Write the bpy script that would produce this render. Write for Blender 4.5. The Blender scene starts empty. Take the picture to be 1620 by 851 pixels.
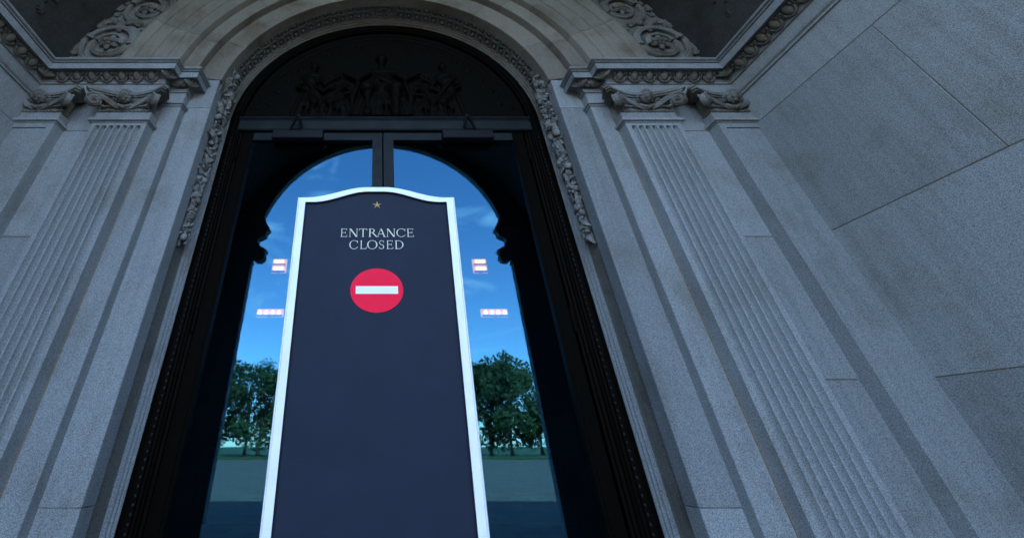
import bpy, bmesh, math, random
from mathutils import Vector, Matrix, Euler
R = math.radians
pi = math.pi
sc = bpy.context.scene
col = sc.collection
random.seed(7)

# ------------------------------------------------------------------ camera
H = 1.10                       # camera height above the porch floor
cam = bpy.data.cameras.new('camera')
cam_o = bpy.data.objects.new('camera', cam); col.objects.link(cam_o)
cam.sensor_width = 48.6
cam.lens = 637.08 * 48.6 / 1620
cam.shift_x = (810 - 600) / 1620
cam.shift_y = -(425.5 - 258) / 1620
cam.clip_start = 0.02
cam.clip_end = 3000
cam_o.location = (-0.054, 0, H)
cam_o.rotation_euler = (R(90 + 35.05), 0, 0)
cam.dof.use_dof = True
cam.dof.focus_distance = 1.75
cam.dof.aperture_fstop = 3.4
sc.camera = cam_o

# ------------------------------------------------------------------ sky, sun, exposure
SUN_EL, SUN_AZ = 52, 24       # behind the building
w = bpy.data.worlds.new('World'); sc.world = w; w.use_nodes = True
nt = w.node_tree; nt.nodes.clear()
out = nt.nodes.new('ShaderNodeOutputWorld'); bg = nt.nodes.new('ShaderNodeBackground')
sky = nt.nodes.new('ShaderNodeTexSky'); sky.sky_type = 'NISHITA'; sky.sun_disc = False
sky.sun_elevation = R(SUN_EL); sky.sun_rotation = R(SUN_AZ)
sky.air_density = 1.0; sky.dust_density = 0.2; sky.ozone_density = 2.6
tcw = nt.nodes.new('ShaderNodeTexCoord'); mpw = nt.nodes.new('ShaderNodeMapping')
mpw.inputs['Scale'].default_value = (1.2, 1.2, 3.4); mpw.inputs['Rotation'].default_value = (0.0, 0.25, 0.6)
nzw = nt.nodes.new('ShaderNodeTexNoise'); nzw.inputs['Scale'].default_value = 3.6; nzw.inputs['Detail'].default_value = 7
nzw.inputs['Roughness'].default_value = 0.58; nzw.inputs['Distortion'].default_value = 0.9
rpw = nt.nodes.new('ShaderNodeValToRGB')
rpw.color_ramp.elements[0].position = 0.53; rpw.color_ramp.elements[1].position = 0.72
rpw.color_ramp.elements[1].color = (0.75, 0.75, 0.75, 1)
mxw = nt.nodes.new('ShaderNodeMixRGB'); mxw.inputs[2].default_value = (4.6, 5.0, 5.8, 1)
nt.links.new(tcw.outputs['Generated'], mpw.inputs[0]); nt.links.new(mpw.outputs[0], nzw.inputs['Vector'])
nt.links.new(nzw.outputs[0], rpw.inputs[0]); nt.links.new(rpw.outputs[0], mxw.inputs[0])
nt.links.new(sky.outputs[0], mxw.inputs[1]); nt.links.new(mxw.outputs[0], bg.inputs[0])
bg.inputs[1].default_value = 0.15
nt.links.new(bg.outputs[0], out.inputs[0])

sun = bpy.data.lights.new('sun', 'SUN'); sun.energy = 3.2; sun.angle = R(0.53); sun.color = (1, 0.93, 0.82)
sun_o = bpy.data.objects.new('sun', sun); col.objects.link(sun_o)
sd = Vector((math.sin(R(SUN_AZ)) * math.cos(R(SUN_EL)), math.cos(R(SUN_AZ)) * math.cos(R(SUN_EL)), math.sin(R(SUN_EL))))
sun_o.rotation_euler = (-sd).to_track_quat('-Z', 'Y').to_euler()
sun_o.location = (0, 0, 30)

sc.view_settings.view_transform = 'Standard'; sc.view_settings.look = 'None'
sc.view_settings.exposure = 3.28; sc.view_settings.gamma = 1
sc.cycles.use_denoising = True
sc.cycles.max_bounces = 8; sc.cycles.diffuse_bounces = 5; sc.cycles.transparent_max_bounces = 12
sc.cycles.sample_clamp_indirect = 6

# ------------------------------------------------------------------ materials
def new_mat(name):
    m = bpy.data.materials.new(name); m.use_nodes = True
    t = m.node_tree; b = t.nodes['Principled BSDF']
    return m, t, b

def N(t, kind, **kw):
    n = t.nodes.new(kind)
    for k, v in kw.items():
        if k in n.inputs: n.inputs[k].default_value = v
        else: setattr(n, k, v)
    return n

def granite(name, light, dark, stain=(0.60, 0.52, 0.42), stain_lo=0.52, stain_hi=0.72, bump=0.30, grain=215, streak=0.35):
    m, t, b = new_mat(name); L = t.links.new
    tc = N(t, 'ShaderNodeTexCoord')
    gm = N(t, 'ShaderNodeMapping'); gm.inputs['Rotation'].default_value = (0.35, 0.52, 0.21); gm.inputs['Location'].default_value = (0.371, 0.113, 0.257)
    L(tc.outputs['Object'], gm.inputs[0])               # off-axis, so that flat faces never follow the noise lattice
    g = N(t, 'ShaderNodeTexNoise', Scale=grain, Detail=3.0, Roughness=0.75)
    L(gm.outputs[0], g.inputs['Vector'])
    r = N(t, 'ShaderNodeValToRGB'); r.color_ramp.elements[0].position = 0.36; r.color_ramp.elements[1].position = 0.62
    r.color_ramp.elements[0].color = (*dark, 1); r.color_ramp.elements[1].color = (*light, 1)
    L(g.outputs[0], r.inputs[0])
    v = N(t, 'ShaderNodeTexVoronoi', Scale=grain * 0.7); L(gm.outputs[0], v.inputs['Vector'])
    vr = N(t, 'ShaderNodeValToRGB'); vr.color_ramp.elements[0].position = 0.10; vr.color_ramp.elements[1].position = 0.26
    vr.color_ramp.elements[0].color = (0.35, 0.35, 0.36, 1)
    L(v.outputs['Distance'], vr.inputs[0])
    mu = N(t, 'ShaderNodeMixRGB', blend_type='MULTIPLY'); mu.inputs[0].default_value = 0.8
    L(r.outputs[0], mu.inputs[1]); L(vr.outputs[0], mu.inputs[2])
    # weather staining: broad clouds and vertical runs
    s1 = N(t, 'ShaderNodeTexNoise', Scale=2.6, Detail=6.0, Roughness=0.62); L(tc.outputs['Object'], s1.inputs['Vector'])
    sr = N(t, 'ShaderNodeValToRGB'); sr.color_ramp.elements[0].position = stain_lo; sr.color_ramp.elements[1].position = stain_hi
    sr.color_ramp.elements[0].color = (1, 1, 1, 1); sr.color_ramp.elements[1].color = (*stain, 1)
    L(s1.outputs[0], sr.inputs[0])
    m2 = N(t, 'ShaderNodeMixRGB', blend_type='MULTIPLY'); m2.inputs[0].default_value = 0.9
    L(mu.outputs[0], m2.inputs[1]); L(sr.outputs[0], m2.inputs[2])
    mp = N(t, 'ShaderNodeMapping'); mp.inputs['Scale'].default_value = (16, 16, 0.7); L(tc.outputs['Object'], mp.inputs[0])
    s2 = N(t, 'ShaderNodeTexNoise', Scale=1.0, Detail=5.0, Roughness=0.6); L(mp.outputs[0], s2.inputs['Vector'])
    s2r = N(t, 'ShaderNodeValToRGB'); s2r.color_ramp.elements[0].position = 0.45; s2r.color_ramp.elements[1].position = 0.75
    s2r.color_ramp.elements[1].color = (0.62, 0.60, 0.57, 1); s2r.color_ramp.elements[0].color = (1, 1, 1, 1)
    L(s2.outputs[0], s2r.inputs[0])
    m3 = N(t, 'ShaderNodeMixRGB', blend_type='MULTIPLY'); m3.inputs[0].default_value = streak
    L(m2.outputs[0], m3.inputs[1]); L(s2r.outputs[0], m3.inputs[2])
    oi = N(t, 'ShaderNodeObjectInfo'); mr = N(t, 'ShaderNodeMapRange'); mr.inputs['To Min'].default_value = 0.84; mr.inputs['To Max'].default_value = 1.08
    L(oi.outputs['Random'], mr.inputs['Value']); hv = N(t, 'ShaderNodeHueSaturation'); L(mr.outputs[0], hv.inputs['Value'])
    L(m3.outputs[0], hv.inputs['Color']); L(hv.outputs[0], b.inputs['Base Color'])          # stones differ from block to block
    b.inputs['Roughness'].default_value = 0.82
    b.inputs['Specular IOR Level'].default_value = 0.25
    bp = N(t, 'ShaderNodeBump'); bp.inputs['Strength'].default_value = bump; bp.inputs['Distance'].default_value = 0.004
    L(g.outputs[0], bp.inputs['Height']); L(bp.outputs[0], b.inputs['Normal'])
    return m

def metal(name, base, rough, metallic=0.75, var=0.5, patina=(0.03, 0.06, 0.05), scale=9, spec=0.5):
    m, t, b = new_mat(name); L = t.links.new
    tc = N(t, 'ShaderNodeTexCoord'); n = N(t, 'ShaderNodeTexNoise', Scale=scale, Detail=6.0, Roughness=0.65)
    L(tc.outputs['Object'], n.inputs['Vector'])
    r = N(t, 'ShaderNodeValToRGB'); r.color_ramp.elements[0].color = (*base, 1); r.color_ramp.elements[1].color = (*patina, 1)
    r.color_ramp.elements[0].position = 0.42; r.color_ramp.elements[1].position = 0.8
    L(n.outputs[0], r.inputs[0]); L(r.outputs[0], b.inputs['Base Color'])
    b.inputs['Metallic'].default_value = metallic; b.inputs['Specular IOR Level'].default_value = spec
    mr = N(t, 'ShaderNodeMapRange'); mr.inputs['To Min'].default_value = rough; mr.inputs['To Max'].default_value = min(1, rough + var * 0.4)
    L(n.outputs[0], mr.inputs['Value']); L(mr.outputs[0], b.inputs['Roughness'])
    return m

def paint(name, c, rough=0.4, var=0.06, scale=40, spec=0.5):
    m, t, b = new_mat(name); L = t.links.new
    tc = N(t, 'ShaderNodeTexCoord'); n = N(t, 'ShaderNodeTexNoise', Scale=scale, Detail=5.0, Roughness=0.6)
    L(tc.outputs['Object'], n.inputs['Vector'])
    r = N(t, 'ShaderNodeValToRGB'); r.color_ramp.elements[0].position = 0.3; r.color_ramp.elements[1].position = 0.7
    r.color_ramp.elements[0].color = (*[x * (1 - var) for x in c], 1); r.color_ramp.elements[1].color = (*[min(1, x * (1 + var)) for x in c], 1)
    L(n.outputs[0], r.inputs[0]); L(r.outputs[0], b.inputs['Base Color'])
    b.inputs['Roughness'].default_value = rough; b.inputs['Specular IOR Level'].default_value = spec
    return m

def emit(name, c, s):
    m, t, b = new_mat(name)
    b.inputs['Base Color'].default_value = (*c, 1); b.inputs['Emission Color'].default_value = (*c, 1)
    b.inputs['Emission Strength'].default_value = s
    return m

def glass_mat(name):
    m = bpy.data.materials.new(name); m.use_nodes = True; t = m.node_tree; t.nodes.clear(); L = t.links.new
    o = N(t, 'ShaderNodeOutputMaterial'); mx = N(t, 'ShaderNodeMixShader'); fr = N(t, 'ShaderNodeFresnel', IOR=2.02); ge = N(t, 'ShaderNodeNewGeometry')
    mz = N(t, 'ShaderNodeMath', operation='SUBTRACT'); mz.inputs[0].default_value = 1.0; mm = N(t, 'ShaderNodeMath', operation='MULTIPLY')
    L(ge.outputs['Backfacing'], mz.inputs[1]); L(mz.outputs[0], mm.inputs[0]); L(fr.outputs[0], mm.inputs[1])      # one coated face
    tr = N(t, 'ShaderNodeBsdfTransparent'); tr.inputs[0].default_value = (0.86, 0.90, 0.90, 1)
    gl = N(t, 'ShaderNodeBsdfGlossy'); gl.inputs['Roughness'].default_value = 0.0; gl.inputs['Color'].default_value = (0.19, 0.60, 0.95, 1)
    L(mm.outputs[0], mx.inputs[0]); L(tr.outputs[0], mx.inputs[1]); L(gl.outputs[0], mx.inputs[2]); L(mx.outputs[0], o.inputs[0])
    return m

M = {}
M['granite'] = granite('grey_granite', (0.385, 0.400, 0.400), (0.125, 0.131, 0.134), stain=(0.74, 0.69, 0.62), stain_lo=0.50, stain_hi=0.76, streak=0.42)
M['granite_bounce'] = granite('bounce_tinted_granite', (0.285, 0.255, 0.205), (0.135, 0.120, 0.098), stain=(0.55, 0.46, 0.36), stain_lo=0.46, stain_hi=0.68)  # warm ground bounce and the dimmer top are put into this granite's colour
M['carved'] = granite('carved_stone', (0.270, 0.268, 0.252), (0.125, 0.124, 0.117), stain=(0.50, 0.40, 0.30), stain_lo=0.44, stain_hi=0.62, grain=120, bump=0.15)
M['soffit'] = granite('darker_brown_stone', (0.215, 0.200, 0.172), (0.105, 0.098, 0.085), stain=(0.5, 0.45, 0.4), grain=120)  # browner and darker than the carved stone
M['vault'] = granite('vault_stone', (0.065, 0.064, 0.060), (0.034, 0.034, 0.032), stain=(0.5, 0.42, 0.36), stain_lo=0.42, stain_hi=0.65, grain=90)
M['mortar'] = paint('mortar', (0.18, 0.125, 0.08), 0.9, 0.3, 60, 0.1)
M['sealant'] = paint('ochre_sealant', (0.26, 0.18, 0.11), 0.8, 0.35, 60, 0.2)
M['bronze'] = metal('dark_bronze', (0.0045, 0.0030, 0.0020), 0.45, 0.5, 0.5, (0.003, 0.004, 0.004), 9, 0.04)
M['relief'] = metal('tympanum_bronze', (0.0048, 0.0036, 0.0024), 0.5, 0.3, 0.5, (0.004, 0.006, 0.006), 14, 0.05)
M['transom'] = metal('patinated_bronze', (0.018, 0.020, 0.021), 0.42, 0.4, 0.5, (0.026, 0.036, 0.039), 6, 0.12)
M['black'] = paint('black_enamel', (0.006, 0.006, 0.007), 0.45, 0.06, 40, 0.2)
M['glass'] = glass_mat('door_glass')
M['white'] = paint('white_frame_paint', (0.80, 0.80, 0.78), 0.34, 0.05, 14)
M['navy'] = paint('navy_panel', (0.0150, 0.0205, 0.0360), 0.6, 0.10, 9, 0.12)
M['red'] = paint('red_print', (0.90, 0.012, 0.050), 0.6, 0.03, 30, 0.12)
M['bar'] = paint('white_print', (0.80, 0.80, 0.79), 0.5, 0.02, 30, 0.3)
M['letter'] = paint('cream_lettering', (0.68, 0.65, 0.52), 0.5, 0.03, 30, 0.3)
M['gold'] = metal('gold_star', (0.85, 0.62, 0.26), 0.45, 0.3, 0.3, (0.75, 0.50, 0.18), 60)
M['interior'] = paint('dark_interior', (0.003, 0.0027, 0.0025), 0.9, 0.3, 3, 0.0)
M['brass'] = metal('lamp_brass', (0.30, 0.20, 0.09), 0.35, 0.9, 0.3, (0.22, 0.14, 0.06), 20)
M['halo'] = emit('peach_halo', (1.0, 0.45, 0.06), 0.06)  # halo around the bulbs, painted as a faintly glowing surface
M['bulb'] = emit('lit_bulb', (1.0, 0.58, 0.14), 0.19)
M['paving'] = granite('paving', (0.20, 0.175, 0.14), (0.13, 0.115, 0.092), grain=40)
pt = M['paving'].node_tree; pb = pt.nodes['Principled BSDF']; br = N(pt, 'ShaderNodeTexBrick'); br.inputs['Scale'].default_value = 0.6; br.inputs['Mortar Size'].default_value = 0.012
br.inputs['Color1'].default_value = (1, 1, 1, 1); br.inputs['Color2'].default_value = (0.78, 0.76, 0.74, 1); br.inputs['Mortar'].default_value = (0.35, 0.33, 0.30, 1)
mb_ = N(pt, 'ShaderNodeMixRGB', blend_type='MULTIPLY'); mb_.inputs[0].default_value = 1.0; tcp = N(pt, 'ShaderNodeTexCoord')
src = pb.inputs['Base Color'].links[0].from_socket; pt.links.new(tcp.outputs['Object'], br.inputs['Vector']); pt.links.new(src, mb_.inputs[1]); pt.links.new(br.outputs[0], mb_.inputs[2]); pt.links.new(mb_.outputs[0], pb.inputs['Base Color'])
M['leaf'] = paint('foliage', (0.05, 0.085, 0.03), 0.7, 0.4, 3, 0.2)
M['bark'] = paint('bark', (0.10, 0.075, 0.05), 0.9, 0.3, 20, 0.1)

# ------------------------------------------------------------------ mesh helpers
class MB:
    """collects shapes; s = -1 mirrors them to the other side of the portal's axis"""
    def __init__(self, s=1): self.v = []; self.f = []; self.s = s
    def add(self, vs, fs):
        o = len(self.v)
        self.v += [(x * self.s, y, z) for x, y, z in vs]
        self.f += [tuple(i + o for i in (f if self.s > 0 else f[::-1])) for f in fs]
        return self
    def box(self, x0, x1, y0, y1, z0, z1, bev=0):
        if bev <= 0:
            vs = [(x, y, z) for z in (z0, z1) for y in (y0, y1) for x in (x0, x1)]
            return self.add(vs, [(0, 2, 3, 1), (4, 5, 7, 6), (0, 1, 5, 4), (2, 6, 7, 3), (0, 4, 6, 2), (1, 3, 7, 5)])
        b = bev; bm = bmesh.new(); bmesh.ops.create_cube(bm, size=1)
        for q in bm.verts: q.co = ((x0 + x1) / 2 + q.co.x * (x1 - x0), (y0 + y1) / 2 + q.co.y * (y1 - y0), (z0 + z1) / 2 + q.co.z * (z1 - z0))
        bmesh.ops.bevel(bm, geom=bm.edges[:], offset=b, segments=1, affect='EDGES')
        return self.bm(bm)
    def bm(self, bm, mat=None):
        bm.verts.index_update()
        vs = [tuple(mat @ q.co) if mat else tuple(q.co) for q in bm.verts]
        fs = [tuple(q.index for q in f.verts) for f in bm.faces]
        bm.free(); return self.add(vs, fs)
    def prism(self, poly, y0, y1):          # poly in x,z
        n = len(poly)
        vs = [(x, y0, z) for x, z in poly] + [(x, y1, z) for x, z in poly]
        fs = [tuple(range(n)), tuple(range(2 * n - 1, n - 1, -1))] + [(i, i + n, (i + 1) % n + n, (i + 1) % n) for i in range(n)]
        return self.add(vs, fs)
    def plan(self, poly, z0, z1):           # poly in x,y
        n = len(poly)
        vs = [(x, y, z0) for x, y in poly] + [(x, y, z1) for x, y in poly]
        fs = [tuple(range(n - 1, -1, -1)), tuple(range(n, 2 * n))] + [(i, (i + 1) % n, (i + 1) % n + n, i + n) for i in range(n)]
        return self.add(vs, fs)
    def rings(self, rings, closed=True, cap=True):      # list of equal loops
        n = len(rings[0]); vs = [p for r in rings for p in r]; fs = []
        for k in range(len(rings) - 1):
            for i in range(n if closed else n - 1):
                a, b = k * n + i, k * n + (i + 1) % n
                fs.append((a, b, b + n, a + n))
        if cap and closed:
            fs.append(tuple(range(n - 1, -1, -1))); fs.append(tuple(range((len(rings) - 1) * n, len(rings) * n)))
        return self.add(vs, fs)
    def tube(self, pts, rad, n=8, flat=None):
        pts = [Vector(p) for p in pts]; rs = rad if isinstance(rad, (list, tuple)) else [rad] * len(pts)
        rings = []; up = Vector((0, 0, 1))
        for i, p in enumerate(pts):
            d = (pts[min(i + 1, len(pts) - 1)] - pts[max(i - 1, 0)]).normalized()
            a = d.cross(up)
            if a.length < 1e-3: a = d.cross(Vector((1, 0, 0)))
            a.normalize(); b = a.cross(d).normalized()
            rings.append([tuple(p + rs[i] * (a * math.cos(t) + b * math.sin(t))) for t in [2 * pi * k / n for k in range(n)]])
        return self.rings(rings)
    def ball(self, c, r, rot=None, sub=2):
        bm = bmesh.new(); bmesh.ops.create_icosphere(bm, subdivisions=sub, radius=1)
        r = (r, r, r) if not isinstance(r, (tuple, list)) else r
        m = Matrix.Translation(c) @ (Euler(rot).to_matrix().to_4x4() if rot else Matrix()) @ Matrix.Diagonal((*r, 1))
        return self.bm(bm, m)
    def lathe(self, prof, n=20, mat=None):   # prof (radius, z)
        rings = [[(r * math.cos(2 * pi * k / n), r * math.sin(2 * pi * k / n), z) for k in range(n)] for r, z in prof]
        if mat: rings = [[tuple(mat @ Vector(p)) for p in q] for q in rings]
        return self.rings(rings)
    def build(self, name, mat, parent=None, smooth=35):
        me = bpy.data.meshes.new(name); me.from_pydata(self.v, [], self.f)
        me.materials.append(M[mat] if isinstance(mat, str) else mat)
        bm = bmesh.new(); bm.from_mesh(me); bmesh.ops.recalc_face_normals(bm, faces=bm.faces[:]); bm.to_mesh(me); bm.free()
        if smooth:
            me.polygons.foreach_set('use_smooth', [True] * len(me.polygons)); me.set_sharp_from_angle(angle=R(smooth))
        o = bpy.data.objects.new(name, me); col.objects.link(o)
        if parent: attach(o, parent)
        return o

OFF = {}
def attach(o, parent):
    o.parent = parent
    t = Vector((0, 0, 0)); q = parent
    while q: t += Vector(q.location) if q.name not in OFF else Vector(OFF[q.name]); q = q.parent
    o.matrix_parent_inverse = Matrix.Translation(-t) if parent.parent is None else Matrix.Translation(-Vector(parent.location))

def thing(name, loc, label, cat, group=None):
    o = bpy.data.objects.new(name, None); col.objects.link(o); o.location = loc; o.empty_display_size = 0.1
    return tag(o, label, cat, group)
def tag(o, label, cat, group=None):
    o['label'] = label; o['category'] = cat
    if group: o['group'] = group
    return o
def struct(o): o['kind'] = 'structure'; return o
def stuff(o): o['kind'] = 'stuff'; return o
def inst(me, name, parent, loc, rot=(0, 0, 0), scale=(1, 1, 1)):
    """a part that shares a mesh with its look-alikes (world placement)"""
    o = bpy.data.objects.new(name, me); col.objects.link(o)
    o.location = loc; o.rotation_euler = rot; o.scale = scale if isinstance(scale, tuple) else (scale,) * 3
    if parent:
        o.parent = parent
        o.matrix_parent_inverse = Matrix.Translation(-Vector(parent.location)) if parent.parent is None else Matrix()
    return o
def remesh(o, voxel, it=2):
    md = o.modifiers.new('r', 'REMESH'); md.mode = 'VOXEL'; md.voxel_size = voxel
    s = o.modifiers.new('s', 'SMOOTH'); s.iterations = it; s.factor = 0.45
    dg = bpy.context.evaluated_depsgraph_get(); dg.update()
    me = bpy.data.meshes.new_from_object(o.evaluated_get(dg)); o.modifiers.clear(); o.data = me
    me.polygons.foreach_set('use_smooth', [True] * len(me.polygons))
    return o
def shared(mb, name, mat, voxel=None):
    """mesh data only"""
    o = mb.build(name, mat)
    if voxel: remesh(o, voxel)
    me = o.data; bpy.data.objects.remove(o); return me

ZC = H + 2.55                  # springing centre of the portal arch
def zr(z): return H + z        # heights measured from the camera
def arch_pt(r, a, y): return (r * math.cos(a), y, ZC + r * math.sin(a))
def arch_stone(mb, prof, a0, a1, seg=None):
    """closed (r,y) profile swept between two angles (degrees)"""
    n = seg or max(2, int((a1 - a0) / 2.2))
    rr = [[arch_pt(r, R(a0 + (a1 - a0) * k / n), y) for r, y in prof] for k in range(n + 1)]
    return mb.rings(rr)
def u_sweep(mb, prof, z0, n=64, closed=False):
    path = [(1, z0, 0)] + [(1, None, pi * k / n) for k in range(n + 1)] + [(-1, z0, pi)]
    rr = []
    for sgn, z, a in path:
        rr.append([arch_pt(r, a, y) if z is None else (r * sgn, y, z) for r, y in prof])
    return mb.rings(rr, closed=closed, cap=closed)
def v_sweep(mb, prof, z0, z1):  # closed (x,y) plan polygon
    return mb.plan(prof, z0, z1)

# ------------------------------------------------------------------ ground
b = MB(); b.box(-400, 400, -600, -1.5, -0.30, -0.02); struct(b.build('plaza', 'paving'))
b = MB(); b.box(-3.6, 3.6, -1.5, 3.2, -0.30, 0.0); struct(b.build('porch_floor', 'paving'))
b = MB(); b.box(-400, 400, -599, -44, -0.10, 0.06); struct(b.build('lawn', 'leaf'))
b = MB(); b.box(-400, 400, 16, 600, -0.30, -0.02); struct(b.build('ground', 'paving'))

# ------------------------------------------------------------------ trees added across the plaza to block low sky light (mirrored low in the glass)
def crown_mesh(seed, n=3600):
    rng = random.Random(seed); m = MB(); vs = []; fs = []
    lobes = []
    for k in range(26):
        z = rng.uniform(1.6, 9.6); w_ = 3.3 * math.sqrt(max(0.08, 1 - ((z - 4.8) / 5.6) ** 2)); t = rng.uniform(0, 6.28); q = w_ * math.sqrt(rng.random())
        lobes.append((q * math.cos(t), q * math.sin(t), z, rng.uniform(0.9, 1.9)))
    for k in range(n):
        x, y, z, r = lobes[rng.randrange(len(lobes))]
        d = Vector((rng.gauss(0, 1), rng.gauss(0, 1), rng.gauss(0, 1))).normalized() * r * rng.uniform(0.5, 1.05)
        c = Vector((x, y, z)) + d; u = Vector((rng.gauss(0, 1), rng.gauss(0, 1), rng.gauss(0, 1))).normalized(); v = u.orthogonal().normalized(); q = rng.uniform(0.14, 0.30)
        o = len(vs); vs += [tuple(c + u * q), tuple(c + v * q * 0.6), tuple(c - u * q), tuple(c - v * q * 0.6)]; fs.append((o, o + 1, o + 2, o + 3))
    m.add(vs, fs); return m
def trunk_mesh():
    m = MB(); m.tube([(0, 0, -0.1), (0.05, 0, 2.0), (-0.05, 0.1, 4.2), (0, 0, 6.5)], [0.32, 0.24, 0.17, 0.06], 9)
    for k in range(5):
        t = k * 1.3; m.tube([(0, 0, 2.8 + 0.4 * k), (1.2 * math.cos(t), 1.2 * math.sin(t), 4.4 + 0.4 * k), (2.1 * math.cos(t), 2.0 * math.sin(t), 5.8 + 0.4 * k)], [0.12, 0.08, 0.03], 6)
    return m
crowns = [shared(crown_mesh(k), 'crown', 'leaf') for k in (1, 2, 3)]; trunk_me = shared(trunk_mesh(), 'trunk', 'bark')
trng = random.Random(4)
for k in range(32):
    x = -62 + 4.0 * k + trng.uniform(-1.2, 1.2); y = -56 - 6 * (k % 2) + trng.uniform(-2, 2); sz = trng.uniform(0.98, 1.14)
    t = thing('tree', (x, y, 0), 'broad leafy green tree added across the plaza to block low sky light, mirrored low in the door glass', 'tree', 'added trees across the plaza')
    a = trng.uniform(0, 6.28)
    inst(crowns[k % 3], 'crown', t, (x, y, 0), (0, 0, a), sz); inst(trunk_me, 'trunk', t, (x, y, 0), (0, 0, a), sz)

# ------------------------------------------------------------------ building shell
pw = thing('portal_wall', (0, 2.8, 0), 'grey granite wall around the arched doorway, behind the pilasters', 'wall')
core = MB()
A = 48
rin = 1.56
ptsr = [(rin, 0.0)] + [(rin * math.cos(pi / 2 * k / A), ZC + rin * math.sin(pi / 2 * k / A)) for k in range(A + 1)]
for s in (1, -1):
    m = MB(s)
    for (x0, z0), (x1, z1) in zip(ptsr[:-1], ptsr[1:]):
        m.prism([(x0, z0), (6.0, z0), (6.0, z1), (x1, z1)], 2.70, 3.16)
    core.v, o0 = core.v + m.v, len(core.v); core.f += [tuple(i + o0 for i in f) for f in m.f]
core.box(-6, 6, 2.70, 3.16, ZC + rin, 7.0)
core.build('wall_core', 'mortar', pw, smooth=0)
for s in (1, -1):
    # wall stones between the pilasters, course by course
    zs = [0.0, 0.62, 1.40, 2.26, zr(2.085), zr(2.395)]
    for z0, z1 in zip(zs[:-1], zs[1:]):
        MB(s).box(1.89, 3.05, 2.521, 2.72, z0 + 0.0025, z1 - 0.0025, 0.003).build('wall_stone', 'granite', pw)
    MB(s).box(1.90, 3.04, 2.5255, 2.70, 0, zr(2.39)).build('mortar_bed', 'mortar', pw)
    MB(s).box(1.886, 3.05, 2.42, 2.72, zr(2.398), zr(2.66), 0.003).build('frieze_stone', 'granite', pw)
    # field behind the carved spandrel
    m = MB(s); n = 26
    rr = []
    for k in range(n + 1):
        a = R(1 + 89 * k / n); rr.append([arch_pt(2.30, a, 2.53), arch_pt(3.12, a, 2.53), arch_pt(3.12, a, 2.72), arch_pt(2.30, a, 2.72)])
    m.rings(rr); m.build('spandrel_field', 'carved', pw)

for s in (1, -1):
    sw = thing('side_wall', (s * 3.1, 1.2, 0), 'plain grey ashlar side wall of the porch, square to the doorway wall', 'wall', 'porch side walls')
    MB(s).box(3.0, 3.5, -1.03, 2.75, 0, 7.0).build('wall_core', 'mortar', sw, smooth=0)
    zs = [0.0, 0.62, 1.40, 2.26, zr(2.085), zr(2.36)]
    for i, (z0, z1) in enumerate(zip(zs[:-1], zs[1:])):
        ys = [-1.03, 0.35, 1.52, 2.60] if i % 2 else [-1.03, -0.25, 0.95, 2.60]
        for y0, y1 in zip(ys[:-1], ys[1:]):
            MB(s).box(2.93, 3.03, y0 + 0.002, y1 - 0.002, z0 + 0.002, z1 - 0.002, 0.003).build('wall_stone', 'granite', sw)
    MB(s).box(2.9345, 3.02, -1.02, 2.58, 0.01, zr(2.35)).build('mortar_bed', 'mortar', sw)
    MB(s).box(2.935, 3.03, -1.03, 2.45, zr(2.38), zr(2.66)).build('frieze_stone', 'granite', sw)
    m = MB(s); prof = [(3.0, zr(2.355)), (2.915, zr(2.355)), (2.915, zr(2.37)), (2.90, zr(2.38)), (2.895, zr(2.40)), (2.93, zr(2.405)), (3.0, zr(2.405))]
    m.rings([[(x, y, z) for x, z in prof] for y in (-1.03, 2.42)]); m.build('string_moulding', 'granite', sw)

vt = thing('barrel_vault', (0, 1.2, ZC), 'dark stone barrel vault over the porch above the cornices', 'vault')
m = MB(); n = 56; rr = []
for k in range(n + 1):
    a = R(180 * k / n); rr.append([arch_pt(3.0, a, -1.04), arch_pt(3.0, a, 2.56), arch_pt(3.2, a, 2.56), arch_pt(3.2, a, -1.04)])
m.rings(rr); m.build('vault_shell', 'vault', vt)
b = MB(); b.box(-9, 9, -1.22, 15, 6.95, 8.0); o = b.build('sun_block_roof', 'vault'); tag(o, 'flat roof mass added above the porch vault to block the sun', 'roof')  # unseen slab, added to keep direct sun out of the porch

# porch front arch behind the viewer: what the door glass mirrors
pa = thing('porch_arch', (0, -1.0, 0), 'open arch of the porch seen as a dark outline mirrored in the door glass', 'arch')
YF0, YF1 = -1.17, -1.02; ZF = H + 3.057; RF = 2.385
pf = [(RF, -0.02)] + [(RF * math.cos(pi / 2 * k / A), ZF + RF * math.sin(pi / 2 * k / A)) for k in range(A + 1)]
wl = MB()
for s in (1, -1):
    m = MB(s)
    for (x0, z0), (x1, z1) in zip(pf[:-1], pf[1:]): m.prism([(x0, z0), (9.0, z0), (9.0, z1), (x1, z1)], YF0, YF1)
    o0 = len(wl.v); wl.v += m.v; wl.f += [tuple(i + o0 for i in f) for f in m.f]
wl.box(-9, 9, YF0, YF1, ZF + RF, 6.96)
wl.build('wall', 'granite', pa, smooth=0)
imp = [(2.076, 3.294), (1.915, 3.025), (1.959, 2.994), (1.974, 2.910), (2.088, 2.849), (2.088, 2.799), (2.027, 2.717), (1.913, 2.654), (1.943, 2.608), (1.923, 2.521), (1.983, 2.463), (2.075, 2.463), (2.132, 2.521), (2.113, 2.443), (2.20, 2.396), (2.30, 2.396), (2.30, 3.294)]
for s in (1, -1):
    MB(s).prism([(x * 1.12, H + z * 1.12) for x, z in imp], YF0 - 0.005, YF1 + 0.02).build('impost', 'granite', pa)

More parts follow.
